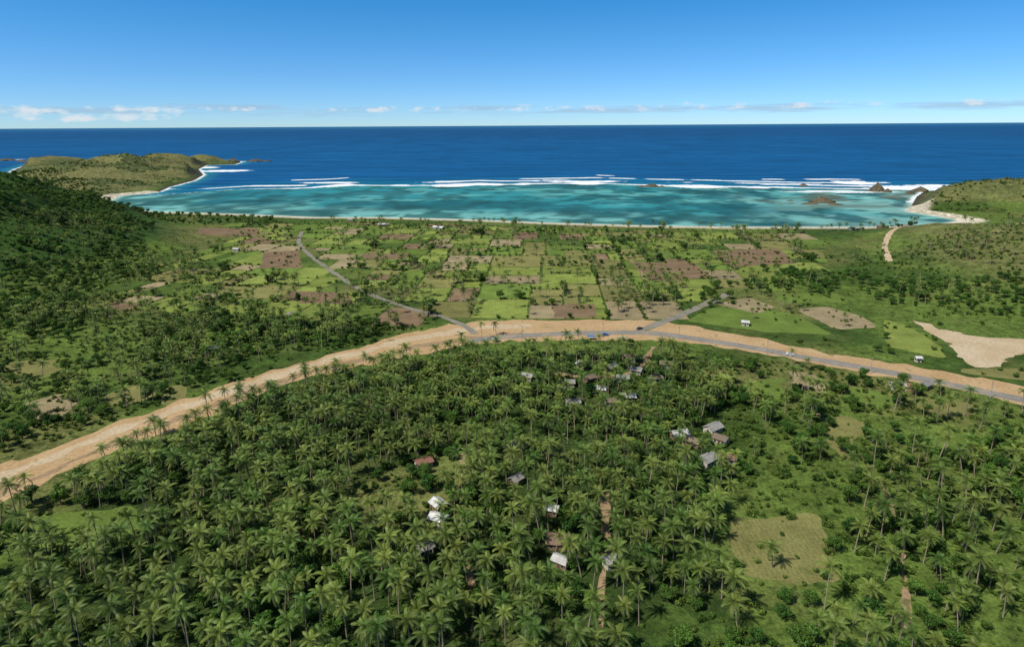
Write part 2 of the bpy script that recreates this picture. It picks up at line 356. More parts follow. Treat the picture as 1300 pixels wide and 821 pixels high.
FP=[([(870,408),(900,392),(950,385),(1010,400),(1060,425),(980,422)],GR),([(905,385),(950,378),(985,390),(960,398)],TAN),
([(1012,393),(1050,389),(1095,402),(1115,416),(1060,418)],TAN),([(975,375),(1060,372),(1080,383),(1000,385)],GR),([(1120,405),(1150,412),(1195,440),(1200,455),(1125,440)],LG),
([(28,515),(70,500),(100,508),(85,530),(40,535)],TAN),([(130,500),(170,488),(200,500),(160,515),(135,512)],OL),([(0,462),(60,455),(80,472),(10,482)],OL),([(205,492),(240,488),(235,510),(205,515)],OL),
([(875,466),(925,474),(925,490),(880,482)],OL),([(935,490),(990,478),(995,500),(960,515)],GR),([(1000,468),(1045,478),(1050,500),(1005,490)],TAN),
([(925,655),(1040,655),(1070,735),(940,735)],OL),([(1070,490),(1125,497),(1140,515),(1080,520)],GR),([(1050,525),(1100,535),(1080,590),(1045,560)],OL),
([(1160,505),(1245,512),(1240,530),(1170,525)],OL),([(1180,540),(1230,545),(1215,580),(1170,575)],GR),
([(20,655),(170,640),(190,680),(40,705)],GR),([(1215,468),(1310,466),(1310,485),(1230,474)],OL)]
for px,c in FP: patch('farm_field',px,M_field,None,c,3.2 if px[0][1]>450 else 1.5)
for px,c in [([(800,333),(880,333),(905,352),(830,357)],SOIL),([(700,386),(755,386),(758,403),(705,403)],SOIL),([(335,320),(378,318),(384,340),(330,341)],SOIL),([(365,369),(440,371),(450,386),(380,385)],SOIL),([(255,290),(330,290),(325,300),(250,300)],SOIL),([(460,322),(520,321),(515,329),(462,329)],SOIL),([(905,318),(990,316),(1010,335),(925,338)],SOIL)]: patch('farm_field',px,M_field,None,c,1,True,0)
REG=[(-.20,[(165,302),(250,284),(365,284),(372,312),(400,345),(450,372),(545,403),(480,412),(330,402),(150,392),(140,350)]),
     (-.05,[(395,280),(700,286),(930,291),(1030,300),(1065,340),(945,370),(880,385),(820,404),(625,404),(545,388),(465,362),(420,330),(395,310)])]
fv=[];ff_=[];fc=[];EDG=[];FCELL=[]
def bsp(x0,x1,y0,y1,out):
    wx=x1-x0;wy=y1-y0
    if (wx<46 and wy<52 and random.random()<.6) or (wx<27 and wy<32): out.append((x0,x1,y0,y1));return
    if wx*1.25>wy: 
        s=x0+wx*random.uniform(.38,.62);bsp(x0,s,y0,y1,out);bsp(s,x1,y0,y1,out)
    else:
        s=y0+wy*random.uniform(.38,.62);bsp(x0,x1,y0,s,out);bsp(x0,x1,s,y1,out)
for ang,px in REG:
    P=G(px);ca,sa=math.cos(ang),math.sin(ang);Q=np.stack([P[:,0]*ca+P[:,1]*sa,-P[:,0]*sa+P[:,1]*ca],1)
    out=[];bsp(Q[:,0].min(),Q[:,0].max(),Q[:,1].min(),Q[:,1].max(),out)
    for x0,x1,y0,y1 in out:
        cx,cy=(x0+x1)/2,(y0+y1)/2
        if not inpoly(np.array([cx]),np.array([cy]),Q)[0]: continue
        i=random.uniform(.5,1.3);cs=[(x0+i,y0+i),(x1-i,y0+i),(x1-i,y1-i),(x0+i,y1-i)]
        cs=[(a*ca-b*sa+random.uniform(-.4,.4),a*sa+b*ca+random.uniform(-.4,.4)) for a,b in cs]
        if any(sdat(a,b)<42 or hz(a,b)>.3 for a,b in cs): continue
        c=random.choices([SOIL,TAN,OL,GR,LG,DG],[.95,1.0,2.4,3.0,3.0,1.2])[0];c=np.array(c)*random.uniform(.85,1.2)
        k=len(fv)
        for a,b in cs: fv.append((a,b,.025));fc.append(c)
        ff_.append((k,k+1,k+2,k+3));FCELL.append(np.array(cs))
        for e in range(4):
            if random.random()<.5: EDG.append((cs[e],cs[(e+1)%4]))
fo=mkobj('farm_fields',fv,ff_,M_field);setcol(fo.data,np.array(fc))
# ---------------------------------------------------------------- exclusion raster
ex_x=np.arange(-1200,1200,2.);ex_y=np.arange(40,1300,2.);EX,EY=np.meshgrid(ex_x,ex_y);EXM=np.zeros(EX.shape,bool);FLD=np.zeros(EX.shape,bool)
def rast(M_,P):
    x0,y0=P.min(0);x1,y1=P.max(0);i0,i1=np.searchsorted(ex_x,[x0-2,x1+2]);j0,j1=np.searchsorted(ex_y,[y0-2,y1+2])
    if i1<=i0 or j1<=j0: return
    M_[j0:j1,i0:i1]|=inpoly(EX[j0:j1,i0:i1],EY[j0:j1,i0:i1],P)
for P in EXR: rast(EXM,P)
for P in FCELL: rast(FLD,P)
def tst(M_,x,y):
    i=np.clip(((x+1200)/2).astype(int),0,len(ex_x)-1);j=np.clip(((y-40)/2).astype(int),0,len(ex_y)-1);return M_[j,i]
# ---------------------------------------------------------------- plants
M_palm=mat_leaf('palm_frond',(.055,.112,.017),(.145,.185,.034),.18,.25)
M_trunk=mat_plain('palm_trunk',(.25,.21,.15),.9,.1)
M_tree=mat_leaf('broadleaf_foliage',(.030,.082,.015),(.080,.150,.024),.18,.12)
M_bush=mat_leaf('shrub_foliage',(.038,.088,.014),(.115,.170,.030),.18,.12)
M_bark=mat_plain('bark',(.13,.10,.07),.9,.1)
def tube(v,f,lv,pts,rads,n=6,val=.5):
    k0=len(v)
    for i,(p,r) in enumerate(zip(pts,rads)):
        for a in range(n):
            t=2*math.pi*a/n;v.append((p[0]+r*math.cos(t),p[1]+r*math.sin(t),p[2]));lv.append(val)
    for i in range(len(pts)-1):
        for a in range(n):
            b=(a+1)%n;f.append((k0+i*n+a,k0+i*n+b,k0+(i+1)*n+b,k0+(i+1)*n+a))
def finish_plant(name,v,f,lv,nt_,mats):
    ob=mkobj(name,v,f,None,link=False);me=ob.data
    for m_ in mats: me.materials.append(m_)
    me.polygons.foreach_set('material_index',[0 if i<nt_ else 1 for i in range(len(f))])
    a=me.attributes.new('lv','FLOAT','POINT');a.data.foreach_set('value',lv);return ob
def palm(i,H):
    v=[];f=[];lv=[];lean=random.uniform(.02,.18)*H;ang=random.uniform(0,6.28)
    pts=[(math.cos(ang)*lean*(t**1.6),math.sin(ang)*lean*(t**1.6),H*t) for t in np.linspace(0,1,7)]
    tube(v,f,lv,pts,[.26,.2,.17,.16,.15,.15,.18]);nt_=len(f);top=np.array(pts[-1])
    n=random.randint(16,21)
    for k in range(n):
        az=k*2.399+random.uniform(-.25,.25);q=k/(n-1);el=math.radians(74-105*q+random.uniform(-12,12));Lf=random.uniform(3.3,4.7)*(.78 if q<.12 else 1)
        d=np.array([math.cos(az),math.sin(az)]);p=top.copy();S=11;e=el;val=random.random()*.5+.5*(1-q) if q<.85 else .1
        side=np.array([-d[1],d[0],0.]);prev=p.copy()
        for s in range(S):
            st=Lf/S;p=p+np.array([d[0]*math.cos(e),d[1]*math.cos(e),math.sin(e)])*st;e-=math.radians(4.5+8*s/S)*(1.1-.4*q)
            tt=(s+1)/S;ll=.72*math.sin(math.pi*min(1,.2+tt*.78))**.7+.12
            fwd=(p-prev)/st;w=st*.42
            for sg in (-1,1):
                dd=side*sg*.78+fwd*.6+np.array([0,0,-.42]);dd/=np.linalg.norm(dd)
                a=p-fwd*w;b=p+fwd*w*.6;c=p+dd*ll+fwd*.05;k0=len(v)
                v.extend([a,b,c+fwd*.08,c-fwd*.1]);lv.extend([val*.8,val*.8,min(1,val+.15),min(1,val+.15)]);f.append((k0,k0+1,k0+2,k0+3))
            prev=p.copy()
    return finish_plant('palm_%d'%i,v,f,lv,nt_,[M_trunk,M_palm])
def leaves(v,f,lv,c,rad,n,ls,val,flat=.75):
    for _ in range(n):
        d=rng.normal(size=3);d/=np.linalg.norm(d);r=random.random()**.35
        p=np.array(c)+d*np.array([rad,rad,rad*flat])*r
        if p[2]<.05: p[2]=random.uniform(.05,.4)
        nrm=d*.8+rng.normal(size=3)*.6+np.array([0,0,.4]);nrm/=np.linalg.norm(nrm)
        t=np.cross(nrm,rng.normal(size=3));t/=np.linalg.norm(t)+1e-6;b=np.cross(nrm,t);s=ls*random.uniform(.6,1.3)
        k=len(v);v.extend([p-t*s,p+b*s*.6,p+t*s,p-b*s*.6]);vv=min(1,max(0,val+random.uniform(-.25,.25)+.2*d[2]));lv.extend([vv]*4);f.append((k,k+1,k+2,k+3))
def tree(i,H,Rr):
    v=[];f=[];lv=[];tube(v,f,lv,[(0,0,0),(.1,.05,H*.3),(.2,0,H*.55)],[.3,.22,.15])
    lob=[]
    for k in range(9):
        a=k*2.4+random.uniform(-.4,.4);r=Rr*random.uniform(.25,.72);z=H*random.uniform(.42,.88)-r*.12
        c=(math.cos(a)*r,math.sin(a)*r,z);lob.append(c)
        tube(v,f,lv,[(.12,.05,H*.33),(c[0]*.5,c[1]*.5,(H*.33+z)/2+.3),c],[.13,.09,.04],4)
    nt_=len(f)
    for c in lob: leaves(v,f,lv,c,Rr*random.uniform(.3,.48),150,.26,random.uniform(.25,.75))
    return finish_plant('tree_%d'%i,v,f,lv,nt_,[M_bark,M_tree])
def bush(i,Rr,H):
    v=[];f=[];lv=[];tube(v,f,lv,[(0,0,0),(.05,0,H*.5)],[.08,.04],4)
    for k in range(6):
        a=random.uniform(0,6.28);r=Rr*random.uniform(0,.65)
        tube(v,f,lv,[(0,0,.05),(math.cos(a)*r,math.sin(a)*r,H*.5)],[.05,.02],3)
    nt_=len(f)
    for k in range(6):
        a=random.uniform(0,6.28);r=Rr*random.uniform(0,.65);leaves(v,f,lv,(math.cos(a)*r,math.sin(a)*r,H*random.uniform(.3,.7)),Rr*random.uniform(.3,.5),60,.25,random.uniform(.25,.75),.8)
    return finish_plant('bush_%d'%i,v,f,lv,nt_,[M_bark,M_bush])
palms=[palm(i,h) for i,h in enumerate([8,9.5,11,12,7,13,10,10.5])]
trees=[tree(i,*q) for i,q in enumerate([(6.0,3.4),(7,4.0),(5,3.0),(6.5,3.6)])]
bushes=[bush(i,*q) for i,q in enumerate([(1.7,1.8),(2.2,2.4),(1.3,1.3),(1.9,3.0)])]
def coll(name,obs):
    c=bpy.data.collections.new(name)
    for o in obs: c.objects.link(o)
    return c
CO={'palm':coll('palm_kinds',palms),'tree':coll('tree_kinds',trees),'bush':coll('bush_kinds',bushes)};NK={'palm':8,'tree':4,'bush':4}
def scatter(name,kind,pts,smin=.75,smax=1.2):
    n=len(pts)
    if n==0: return
    me=bpy.data.meshes.new(name);me.vertices.add(n)
    co=np.array([(x,y,hz(x,y)-.05) for x,y in pts],np.float32);me.vertices.foreach_set('co',co.ravel())
    rot=np.zeros((n,3),np.float32);rot[:,2]=rng.uniform(0,6.28,n);rot[:,:2]=rng.normal(0,.06,(n,2))
    a=me.attributes.new('rot','FLOAT_VECTOR','POINT');a.data.foreach_set('vector',rot.ravel())
    a=me.attributes.new('scl','FLOAT','POINT');a.data.foreach_set('value',rng.uniform(smin,smax,n).astype(np.float32))
    a=me.attributes.new('idx','INT','POINT');a.data.foreach_set('value',rng.integers(0,NK[kind],n).astype(np.int32))
    ob=bpy.data.objects.new(name,me);scene.collection.objects.link(ob)
    ng=bpy.data.node_groups.new(name+'_gn','GeometryNodeTree');ng.interface.new_socket('Geometry',in_out='INPUT',socket_type='NodeSocketGeometry');ng.interface.new_socket('Geometry',in_out='OUTPUT',socket_type='NodeSocketGeometry')
    N=ng.nodes;L=ng.links;gi=N.new('NodeGroupInput');go=N.new('NodeGroupOutput');ip=N.new('GeometryNodeInstanceOnPoints')
    ci=N.new('GeometryNodeCollectionInfo');ci.inputs['Collection'].default_value=CO[kind];ci.inputs['Separate Children'].default_value=True;ci.inputs['Reset Children'].default_value=True
    L.new(gi.outputs[0],ip.inputs['Points']);L.new(ci.outputs[0],ip.inputs['Instance']);ip.inputs['Pick Instance'].default_value=True
    def na(nm,ty):
        q=N.new('GeometryNodeInputNamedAttribute');q.data_type=ty;q.inputs[0].default_value=nm;return q.outputs[0]
    L.new(na('idx','INT'),ip.inputs['Instance Index']);L.new(na('rot','FLOAT_VECTOR'),ip.inputs['Rotation']);L.new(na('scl','FLOAT'),ip.inputs['Scale'])
    L.new(ip.outputs[0],go.inputs[0]);md=ob.modifiers.new('scatter','NODES');md.node_group=ng
def area_pts(px,dens,clus=None,thr=.5,field_ok=False,mind=0,soft=.1):
    P=G(px);x0,y0=P.min(0);x1,y1=P.max(0);n=int((x1-x0)*(y1-y0)*dens)
    x=rng.uniform(x0,x1,n);y=rng.uniform(y0,y1,n);k=inpoly(x,y,P)&~tst(EXM,x,y)
    if not field_ok: k&=~tst(FLD,x,y)
    if clus: k&=(fbm(x/clus,y/clus,int(clus)+3,3)+rng.uniform(-soft,soft,n)>thr)
    x=x[k];y=y[k];out=[];cell={}
    for a,b in zip(x,y):
        if sdat(a,b)<36: continue
        if mind:
            c=(int(a//mind),int(b//mind));bad=False
            for i in (-1,0,1):
                for j in (-1,0,1):
                    for q in cell.get((c[0]+i,c[1]+j),()):
                        if (q[0]-a)**2+(q[1]-b)**2<mind*mind: bad=True
            if bad: continue
            cell.setdefault(c,[]).append((a,b))
        out.append((a,b))
    return out
# ---------------------------------------------------------------- houses
M_wall=[mat_plain('wall_plaster',(.42,.39,.33)),mat_plain('wall_wood',(.20,.14,.09)),mat_plain('wall_block',(.30,.28,.25))]
M_roof={'w':mat_plain('roof_tin_white',(.46,.46,.45),.6,.3,.3,1),'g':mat_plain('roof_tin_grey',(.25,.245,.23),.7,.2,.3,1),'r':mat_plain('roof_tile_red',(.24,.12,.09),.8,.2,.3,2),'b':mat_plain('roof_thatch',(.17,.135,.10),.95,.1,.35,2),'k':mat_plain('roof_rust',(.19,.125,.09),.8,.2,.35,1.5)}
M_dark=mat_plain('window_glass',(.03,.04,.05),.2,.5);M_door=mat_plain('door_wood',(.12,.07,.04))
def box(v,f,x0,x1,y0,y1,z0,z1):
    k=len(v);v.extend([(x0,y0,z0),(x1,y0,z0),(x1,y1,z0),(x0,y1,z0),(x0,y0,z1),(x1,y0,z1),(x1,y1,z1),(x0,y1,z1)])
    f.extend([(k,k+3,k+2,k+1),(k+4,k+5,k+6,k+7),(k,k+1,k+5,k+4),(k+1,k+2,k+6,k+5),(k+2,k+3,k+7,k+6),(k+3,k,k+4,k+7)])
def empty(name,x,y,rz):
    e=bpy.data.objects.new(name,None);scene.collection.objects.link(e);e.location=(x,y,hz(x,y));e.rotation_euler[2]=rz;e.empty_display_size=1;return e
def house(u,v_,w,l,kind,rz=None,name='village_house',wall=None,H=2.4):
    x,y=g(u,v_);rz=random.uniform(-.9,.9) if rz is None else rz;e=empty(name,x,y,rz);hw,hl=w/2,l/2;rh=w*.24
    v=[];f=[];box(v,f,-hl,hl,-hw,hw,0,H);k=len(v)
    v.extend([(-hl,-hw,H),(-hl,hw,H),(-hl,0,H+rh),(hl,-hw,H),(hl,hw,H),(hl,0,H+rh)]);f.extend([(k,k+2,k+1),(k+3,k+4,k+5)])
    mkobj('walls',v,f,wall or random.choice(M_wall),parent=e)
    ov=.5;t=.12;sl_=rh/hw;zb=H-ov*sl_+.03;v=[];f=[]
    a=hl+ov;b=hw+ov
    for sg in (-1,1):
        k=len(v);v.extend([(-a,sg*b,zb),(a,sg*b,zb),(a,0.0,H+rh+.03),(-a,0.0,H+rh+.03),(-a,sg*b,zb+t),(a,sg*b,zb+t),(a,0.0,H+rh+.03+t),(-a,0.0,H+rh+.03+t)])
        f.extend([(k,k+1,k+2,k+3),(k+4,k+7,k+6,k+5),(k,k+4,k+5,k+1),(k+1,k+5,k+6,k+2),(k+3,k+7,k+4,k)])
    box(v,f,-a-.03,a+.03,-.18,.18,H+rh+.1,H+rh+.22)
    mkobj('roof',v,f,M_roof[kind],parent=e)
    v=[];f=[];box(v,f,-.45,.45,-hw-.04,-hw+.02,0.02,2.05);box(v,f,-.45,.45,hw-.02,hw+.04,0.02,2.05);mkobj('door',v,f,M_door,parent=e)
    v=[];f=[]
    for xx in (-hl*.6,hl*.6):
        for sg in (-1,1): box(v,f,xx-.4,xx+.4,sg*hw-.03,sg*hw+.03,1.0,1.9)
    for sg in (-1,1): box(v,f,sg*hl-.03,sg*hl+.03,-.5,.5,1.0,1.9)
    mkobj('windows',v,f,M_dark,parent=e)
    q=max(w,l)*.5
    rast(EXM,np.array([(x-q,y-q*1.1),(x+q,y-q*1.1),(x+q,y+q),(x-q,y+q)]))
HS=[(740,467,4,5.5,'w'),(722,490,4,5,'g'),(748,484,4,5,'b'),(775,470,4,5.5,'g'),(762,498,3.5,5,'w'),(790,484,4,6,'g'),(808,474,4,5,'g'),(797,508,4,6,'w'),(727,515,4,6,'g'),(845,466,4,5.5,'b'),(832,484,4,5.5,'b'),(775,514,4,5,'b'),(705,500,4,5,'g'),
(862,556,4.5,6,'w'),(905,548,4.5,6.5,'g'),(880,565,4,5.5,'b'),(898,588,4.5,6.5,'g'),(922,586,4,6,'k'),
(538,592,4,5.5,'r'),(557,646,3.6,4.6,'w'),(557,664,3.6,5,'w'),(660,568,3,4.2,'w'),(655,614,3.2,4,'g'),(698,634,3.2,4,'g'),(700,652,3,4,'w'),(708,692,5,6,'k'),(712,718,3,4,'w'),(775,718,3,3.6,'g'),(540,702,3,4.5,'g'),(800,458,4,5.5,'b'),
(1140,494,4,6,'w'),(1158,496,4,5.5,'r'),(1174,493,3.5,5,'g'),(268,447,4,5,'w'),(300,319,4,6,'w'),(487,287,6,13,'w'),(557,291,6,14,'w'),(446,281,5,8,'g'),(946,413,3,4,'w'),
(1085,293,6,12,'g'),(1120,292,6,12,'b'),(1145,293,6,10,'g'),(430,472,3.5,5,'b'),(370,402,3.5,5,'g'),(1165,459,2.2,2.6,'w'),(670,482,4,5,'g'),(915,562,4,5,'b')]
for h in HS: house(*h,name='warehouse' if h[3]>=13 else 'village_house')
# ---------------------------------------------------------------- scatter vegetation
VIL=[G([(695,468),(855,462),(860,500),(800,522),(715,530)]),G([(842,545),(935,542),(940,600),(880,605)]),G([(540,635),(575,635),(575,690),(540,690)])]
def thin(pts,keepf):
    P=np.array(pts);m_=np.zeros(len(P),bool)
    for V in VIL: m_|=inpoly(P[:,0],P[:,1],V)
    r=rng.random(len(P));return [tuple(p) for p,a,b in zip(P,m_,r) if (not a) or b<keepf]
pl=area_pts(grove,.060,38,.34,mind=3.1,soft=.1)
pl=thin(pl,.5)
pl+=area_pts([(1060,600),(1180,560),(1400,600),(1500,860),(960,860),(1080,735),(1090,650)],.028,40,.42,mind=3.6)
pl+=area_pts([(945,495),(1010,490),(1055,520),(1040,552),(960,542)],.03,None,mind=3.6)
pl+=area_pts([(900,445),(1060,475),(1300,525),(1400,600),(950,620),(900,520)],.009,35,.47,mind=5)
pl+=area_pts([(-200,400),(60,390),(250,375),(400,405),(540,410),(420,443),(150,525),(0,576),(-200,640)],.018,45,.44,mind=4)
pl+=area_pts([(0,330),(200,300),(240,300),(260,360),(560,400),(480,425),(0,430)],.010,55,.48,True,mind=5)
pl+=area_pts([(440,355),(520,360),(560,395),(520,395),(440,390)],.014,None,0,True,mind=5)
pl+=area_pts([(765,350),(850,355),(880,375),(830,400),(770,398)],.014,None,0,True,mind=5)
pl+=area_pts([(780,300),(930,298),(960,340),(860,345),(790,325)],.010,60,.47,True,mind=5)
pl+=area_pts([(400,285),(1000,292),(1060,400),(600,402),(400,330)],.0022,None,0,True,mind=6)
pl+=area_pts([(1060,330),(1300,300),(1400,400),(1300,405),(1100,385)],.005,50,.5,mind=5)
pl+=area_pts([(1040,284),(1170,288),(1160,298),(1040,297)],.008,None,0,mind=5)
for a,b in EDG:
    if random.random()<.20:
        L_=math.hypot(a[0]-b[0],a[1]-b[1])
        for k in range(int(L_/6)):
            t=(k+random.uniform(.1,.9))*6/L_;pl.append((a[0]+(b[0]-a[0])*t,a[1]+(b[1]-a[1])*t))
pl=[p for p in pl if not tst(EXM,np.array([p[0]]),np.array([p[1]]))[0]]
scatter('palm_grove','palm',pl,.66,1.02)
tr=thin(area_pts(grove,.014,30,.42,mind=4),.4)
tr+=area_pts([(530,470),(590,470),(570,600),(520,640),(500,560)],.016,None,mind=4)
tr+=area_pts([(720,600),(800,640),(790,735),(720,690)],.008,None,mind=4)
tr+=area_pts([(900,460),(1080,475),(1400,540),(1500,860),(900,860),(940,620),(890,540)],.020,30,.45,mind=3.2)
tr+=area_pts([(-200,400),(60,380),(250,370),(400,405),(540,410),(420,445),(150,527),(0,579),(-200,650)],.024,42,.42,mind=3.4)
tr+=area_pts([(-200,300),(140,290),(200,300),(200,380),(-200,430)],.020,60,.43,mind=3.6)
tr+=area_pts([(150,340),(330,375),(500,415),(400,430),(150,400)],.006,45,.5,True,mind=4)
tr+=area_pts([(880,372),(1000,345),(1070,350),(1060,372),(960,382),(905,395)],.024,40,.36,True,mind=3.6)
tr+=area_pts([(1060,345),(1150,360),(1320,370),(1400,400),(1300,408),(1120,388)],.018,40,.42,mind=4)
tr+=area_pts([(1060,410),(1130,430),(1140,455),(1060,440)],.004,None,mind=5)
tr+=area_pts([(160,270),(350,274),(345,284),(240,288),(170,300)],.012,50,.42,True,mind=4)
tr+=area_pts([(670,290),(715,290),(712,298),(668,298)],.02,None,0,True,mind=4)
tr+=area_pts([(560,320),(780,300),(940,298),(1000,345),(880,360),(700,350)],.0040,45,.52,True,mind=4)
tr+=area_pts([(1000,284),(1170,288),(1160,298),(1000,295)],.010,40,.42,True,mind=4)
tr+=area_pts([(200,340),(290,335),(300,358),(230,362)],.010,None,0,True,mind=4)
tr+=area_pts([(-300,220),(0,218),(100,235),(150,262),(170,300),(-300,330)],.006,35,.46,mind=4)
for a,b in EDG:
    if random.random()<.12:
        for k in range(random.randint(1,5)):
            t=random.random();tr.append((a[0]+(b[0]-a[0])*t,a[1]+(b[1]-a[1])*t))
tr=[p for p in tr if not tst(EXM,np.array([p[0]]),np.array([p[1]]))[0]]
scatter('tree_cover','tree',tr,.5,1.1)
bu=area_pts([(-200,395),(60,375),(250,370),(400,405),(545,415),(430,447),(150,533),(0,587),(-200,665)],.06,28,.39,mind=1.8)
bu+=area_pts(grove,.055,22,.36,mind=1.8)
bu+=area_pts([(850,438),(1080,473),(1400,545),(1500,860),(900,860),(940,620),(890,540)],.08,26,.39,mind=1.6)
bu+=area_pts([(-300,220),(0,218),(100,235),(150,262),(170,300),(180,380),(-300,430)],.045,30,.33,mind=2)
bu+=area_pts([(150,300),(640,400),(500,425),(250,400),(150,390)],.004,35,.52,True)
bu+=area_pts([(1060,330),(1320,300),(1450,400),(1300,410),(1080,385)],.03,35,.42,mind=2)
bu+=area_pts([(400,284),(1060,292),(1070,400),(600,405),(400,330)],.002,40,.5,True)
bu+=area_pts([(150,266),(1170,284),(1170,294),(160,285)],.010,60,.45,True)
bu+=area_pts([(860,375),(1300,400),(1300,480),(1060,445),(870,408)],.012,30,.47)
for a,b in EDG:
    L_=math.hypot(a[0]-b[0],a[1]-b[1])
    for k in range(int(L_/3.5)):
        if random.random()<.5:
            t=random.random();bu.append((a[0]+(b[0]-a[0])*t+random.uniform(-.5,.5),a[1]+(b[1]-a[1])*t+random.uniform(-.5,.5)))
for px,c in FP:
    P=G(px)
    for _ in range(int(10+rng.integers(0,16))):
        x=rng.uniform(P[:,0].min(),P[:,0].max());y=rng.uniform(P[:,1].min(),P[:,1].max())
        if inpoly(np.array([x]),np.array([y]),P)[0]: bu.append((x,y))
RX=EXR[:3]
def onroad(p):
    return any(inpoly(np.array([p[0]]),np.array([p[1]]),q)[0] for q in RX)
bu=[p for p in bu if not (tst(EXM,np.array([p[0]]),np.array([p[1]]))[0] and onroad(p))]
scatter('shrub_cover','bush',bu,.4,1.1)
hs=[]
for _ in range(7000):
    x=random.uniform(-1400,-700);y=random.uniform(1150,2150)
    if sdat(x,y)>25 and fbm(x/55,y/55,15)>.49: hs.append((x,y))
for _ in range(1200):
    x=random.uniform(560,900);y=random.uniform(880,1150)
    if sdat(x,y)>25 and fbm(x/55,y/55,15)>.5: hs.append((x,y))
scatter('headland_scrub','bush',hs,.6,1.6)
def single(name,src,u,v_,s):
    o=bpy.data.objects.new(name,src.data);scene.collection.objects.link(o);x,y=g(u,v_);o.location=(x,y,hz(x,y)-.05);o.scale=(s,)*3;o.rotation_euler[2]=random.uniform(0,6.28)
for u,v_,s in [(198,553,1.0),(105,645,.9),(48,690,.95),(288,522,.8),(330,405,.9),(380,415,.9),(630,425,.9),(588,440,.9),(612,432,.8),(1070,415,.8),(955,405,.7),(1020,395,.7),(660,290,.9),(530,365,.9),(715,345,.9),(1085,700,.9),(980,720,.9),(760,445,.8),(735,438,.8),(850,395,.8)]:
    single('palm_tree',random.choice(palms),u,v_,s)
for u,v_,s in [(800,440,1),(1060,700,.8),(1010,510,.8),(1125,430,.7),(735,660,1.2),(540,480,1.1)]: single('broadleaf_tree',random.choice(trees),u,v_,s)
# ---------------------------------------------------------------- sea rocks
M_rock=mat_soil('sea_rock',(.085,.07,.05),(.14,.12,.075),(.06,.075,.03),.6)
def rock(u,v_,rx,ry,h,seed):
    x,y=g(u,v_,SEA);n=28;v=[];f=[]
    for j in range(9):
        t=j/8
        for i in range(n):
            a=2*math.pi*i/n;k=(1-t**1.7)*(.6+.8*float(fbm(math.cos(a)*2.6+seed,math.sin(a)*2.6+t*3,seed)));v.append((x+rx*k*math.cos(a),y+ry*k*math.sin(a),SEA-1+(h+1)*t*(.7+.6*float(fbm(math.cos(a)*1.5+seed,math.sin(a)*1.5+t,seed+5)))))
    for j in range(8):
        for i in range(n):
            b=(i+1)%n;f.append((j*n+i,j*n+b,(j+1)*n+b,(j+1)*n+i))
    mkobj('sea_rock',v,f,M_rock)
for q in [(1043,257,20,14,9,1),(1028,259,16,10,2.5,2),(1060,260,14,8,2.5,3),(1113,243,13,12,15,4),(1126,244,9,10,6,5),(827,237,18,14,6,6),(815,237,12,8,3,7),(840,237.5,12,8,3,8),(1020,236,10,8,4,9),(1168,243,16,12,9,10),(1003,255,7,5,2,12),(1155,246,9,8,5,13),(325,205,34,22,9,14),(296,206,24,20,14,17),(340,205,16,12,5,18),(8,204,40,30,8,15),(30,205,30,20,6,16)]: rock(*q)
# ---------------------------------------------------------------- vehicles, stalls, poles
M_car=[mat_plain('car_paint_white',(.7,.7,.7),.3,.5,.03),mat_plain('car_paint_blue',(.04,.12,.35),.3,.5,.03),mat_plain('car_paint_dark',(.05,.05,.055),.3,.5,.03)]
M_tyre=mat_plain('tyre',(.02,.02,.02),.9,.1)
def car(u,v_,rz,mat):
    x,y=g(u,v_);e=empty('parked_car',x,y,rz);e.location.z+=.11
    pr=[(-2.1,.35),(-2.15,.8),(-1.9,1.0),(-1.5,1.45),(.3,1.5),(.95,1.02),(1.95,.85),(2.1,.6),(2.05,.35)]
    v=[];f=[];n=len(pr)
    for sg in (-1,1):
        for a,b in pr: v.append((a,sg*(.85 if b<1.1 else .68),b))
    f.append(tuple(range(n)));f.append(tuple(range(2*n-1,n-1,-1)))
    for i in range(n): j=(i+1)%n;f.append((i,n+i,n+j,j))
    mkobj('body',v,f,mat,parent=e)
    v=[];f=[]
    for sg in (-1,1):
        k=len(v);v.extend([(-1.5,sg*.86,1.03),(.75,sg*.86,1.03),(.2,sg*.74,1.42),(-1.35,sg*.74,1.42)]);f.append((k,k+1,k+2,k+3))
    k=len(v);v.extend([(.95,-.6,1.08),(.95,.6,1.08),(.38,.58,1.48),(.38,-.58,1.48)]);f.append((k,k+1,k+2,k+3));mkobj('windows',v,f,M_dark,parent=e)
    v=[];f=[]
    for cx in (-1.35,1.3):
        for cy in (-.8,.8):
            k=len(v)
            for s in (-.1,.1):
                for i in range(12): a=2*math.pi*i/12;v.append((cx+.33*math.cos(a),cy+s,.33+.33*math.sin(a)))
            f.append(tuple(k+i for i in range(12)));f.append(tuple(k+12+i for i in range(11,-1,-1)))
            for i in range(12): j=(i+1)%12;f.append((k+i,k+j,k+12+j,k+12+i))
    mkobj('wheels',v,f,M_tyre,parent=e)
for u,v_,a,c in [(768,426,0,1),(812,418,.6,2),(1003,451,-.3,0)]: car(u,v_,a,M_car[c])
M_tarp=mat_plain('tarp_blue',(.05,.15,.33),.6,.2);M_post=mat_plain('post_wood',(.2,.15,.1),.9,.1)
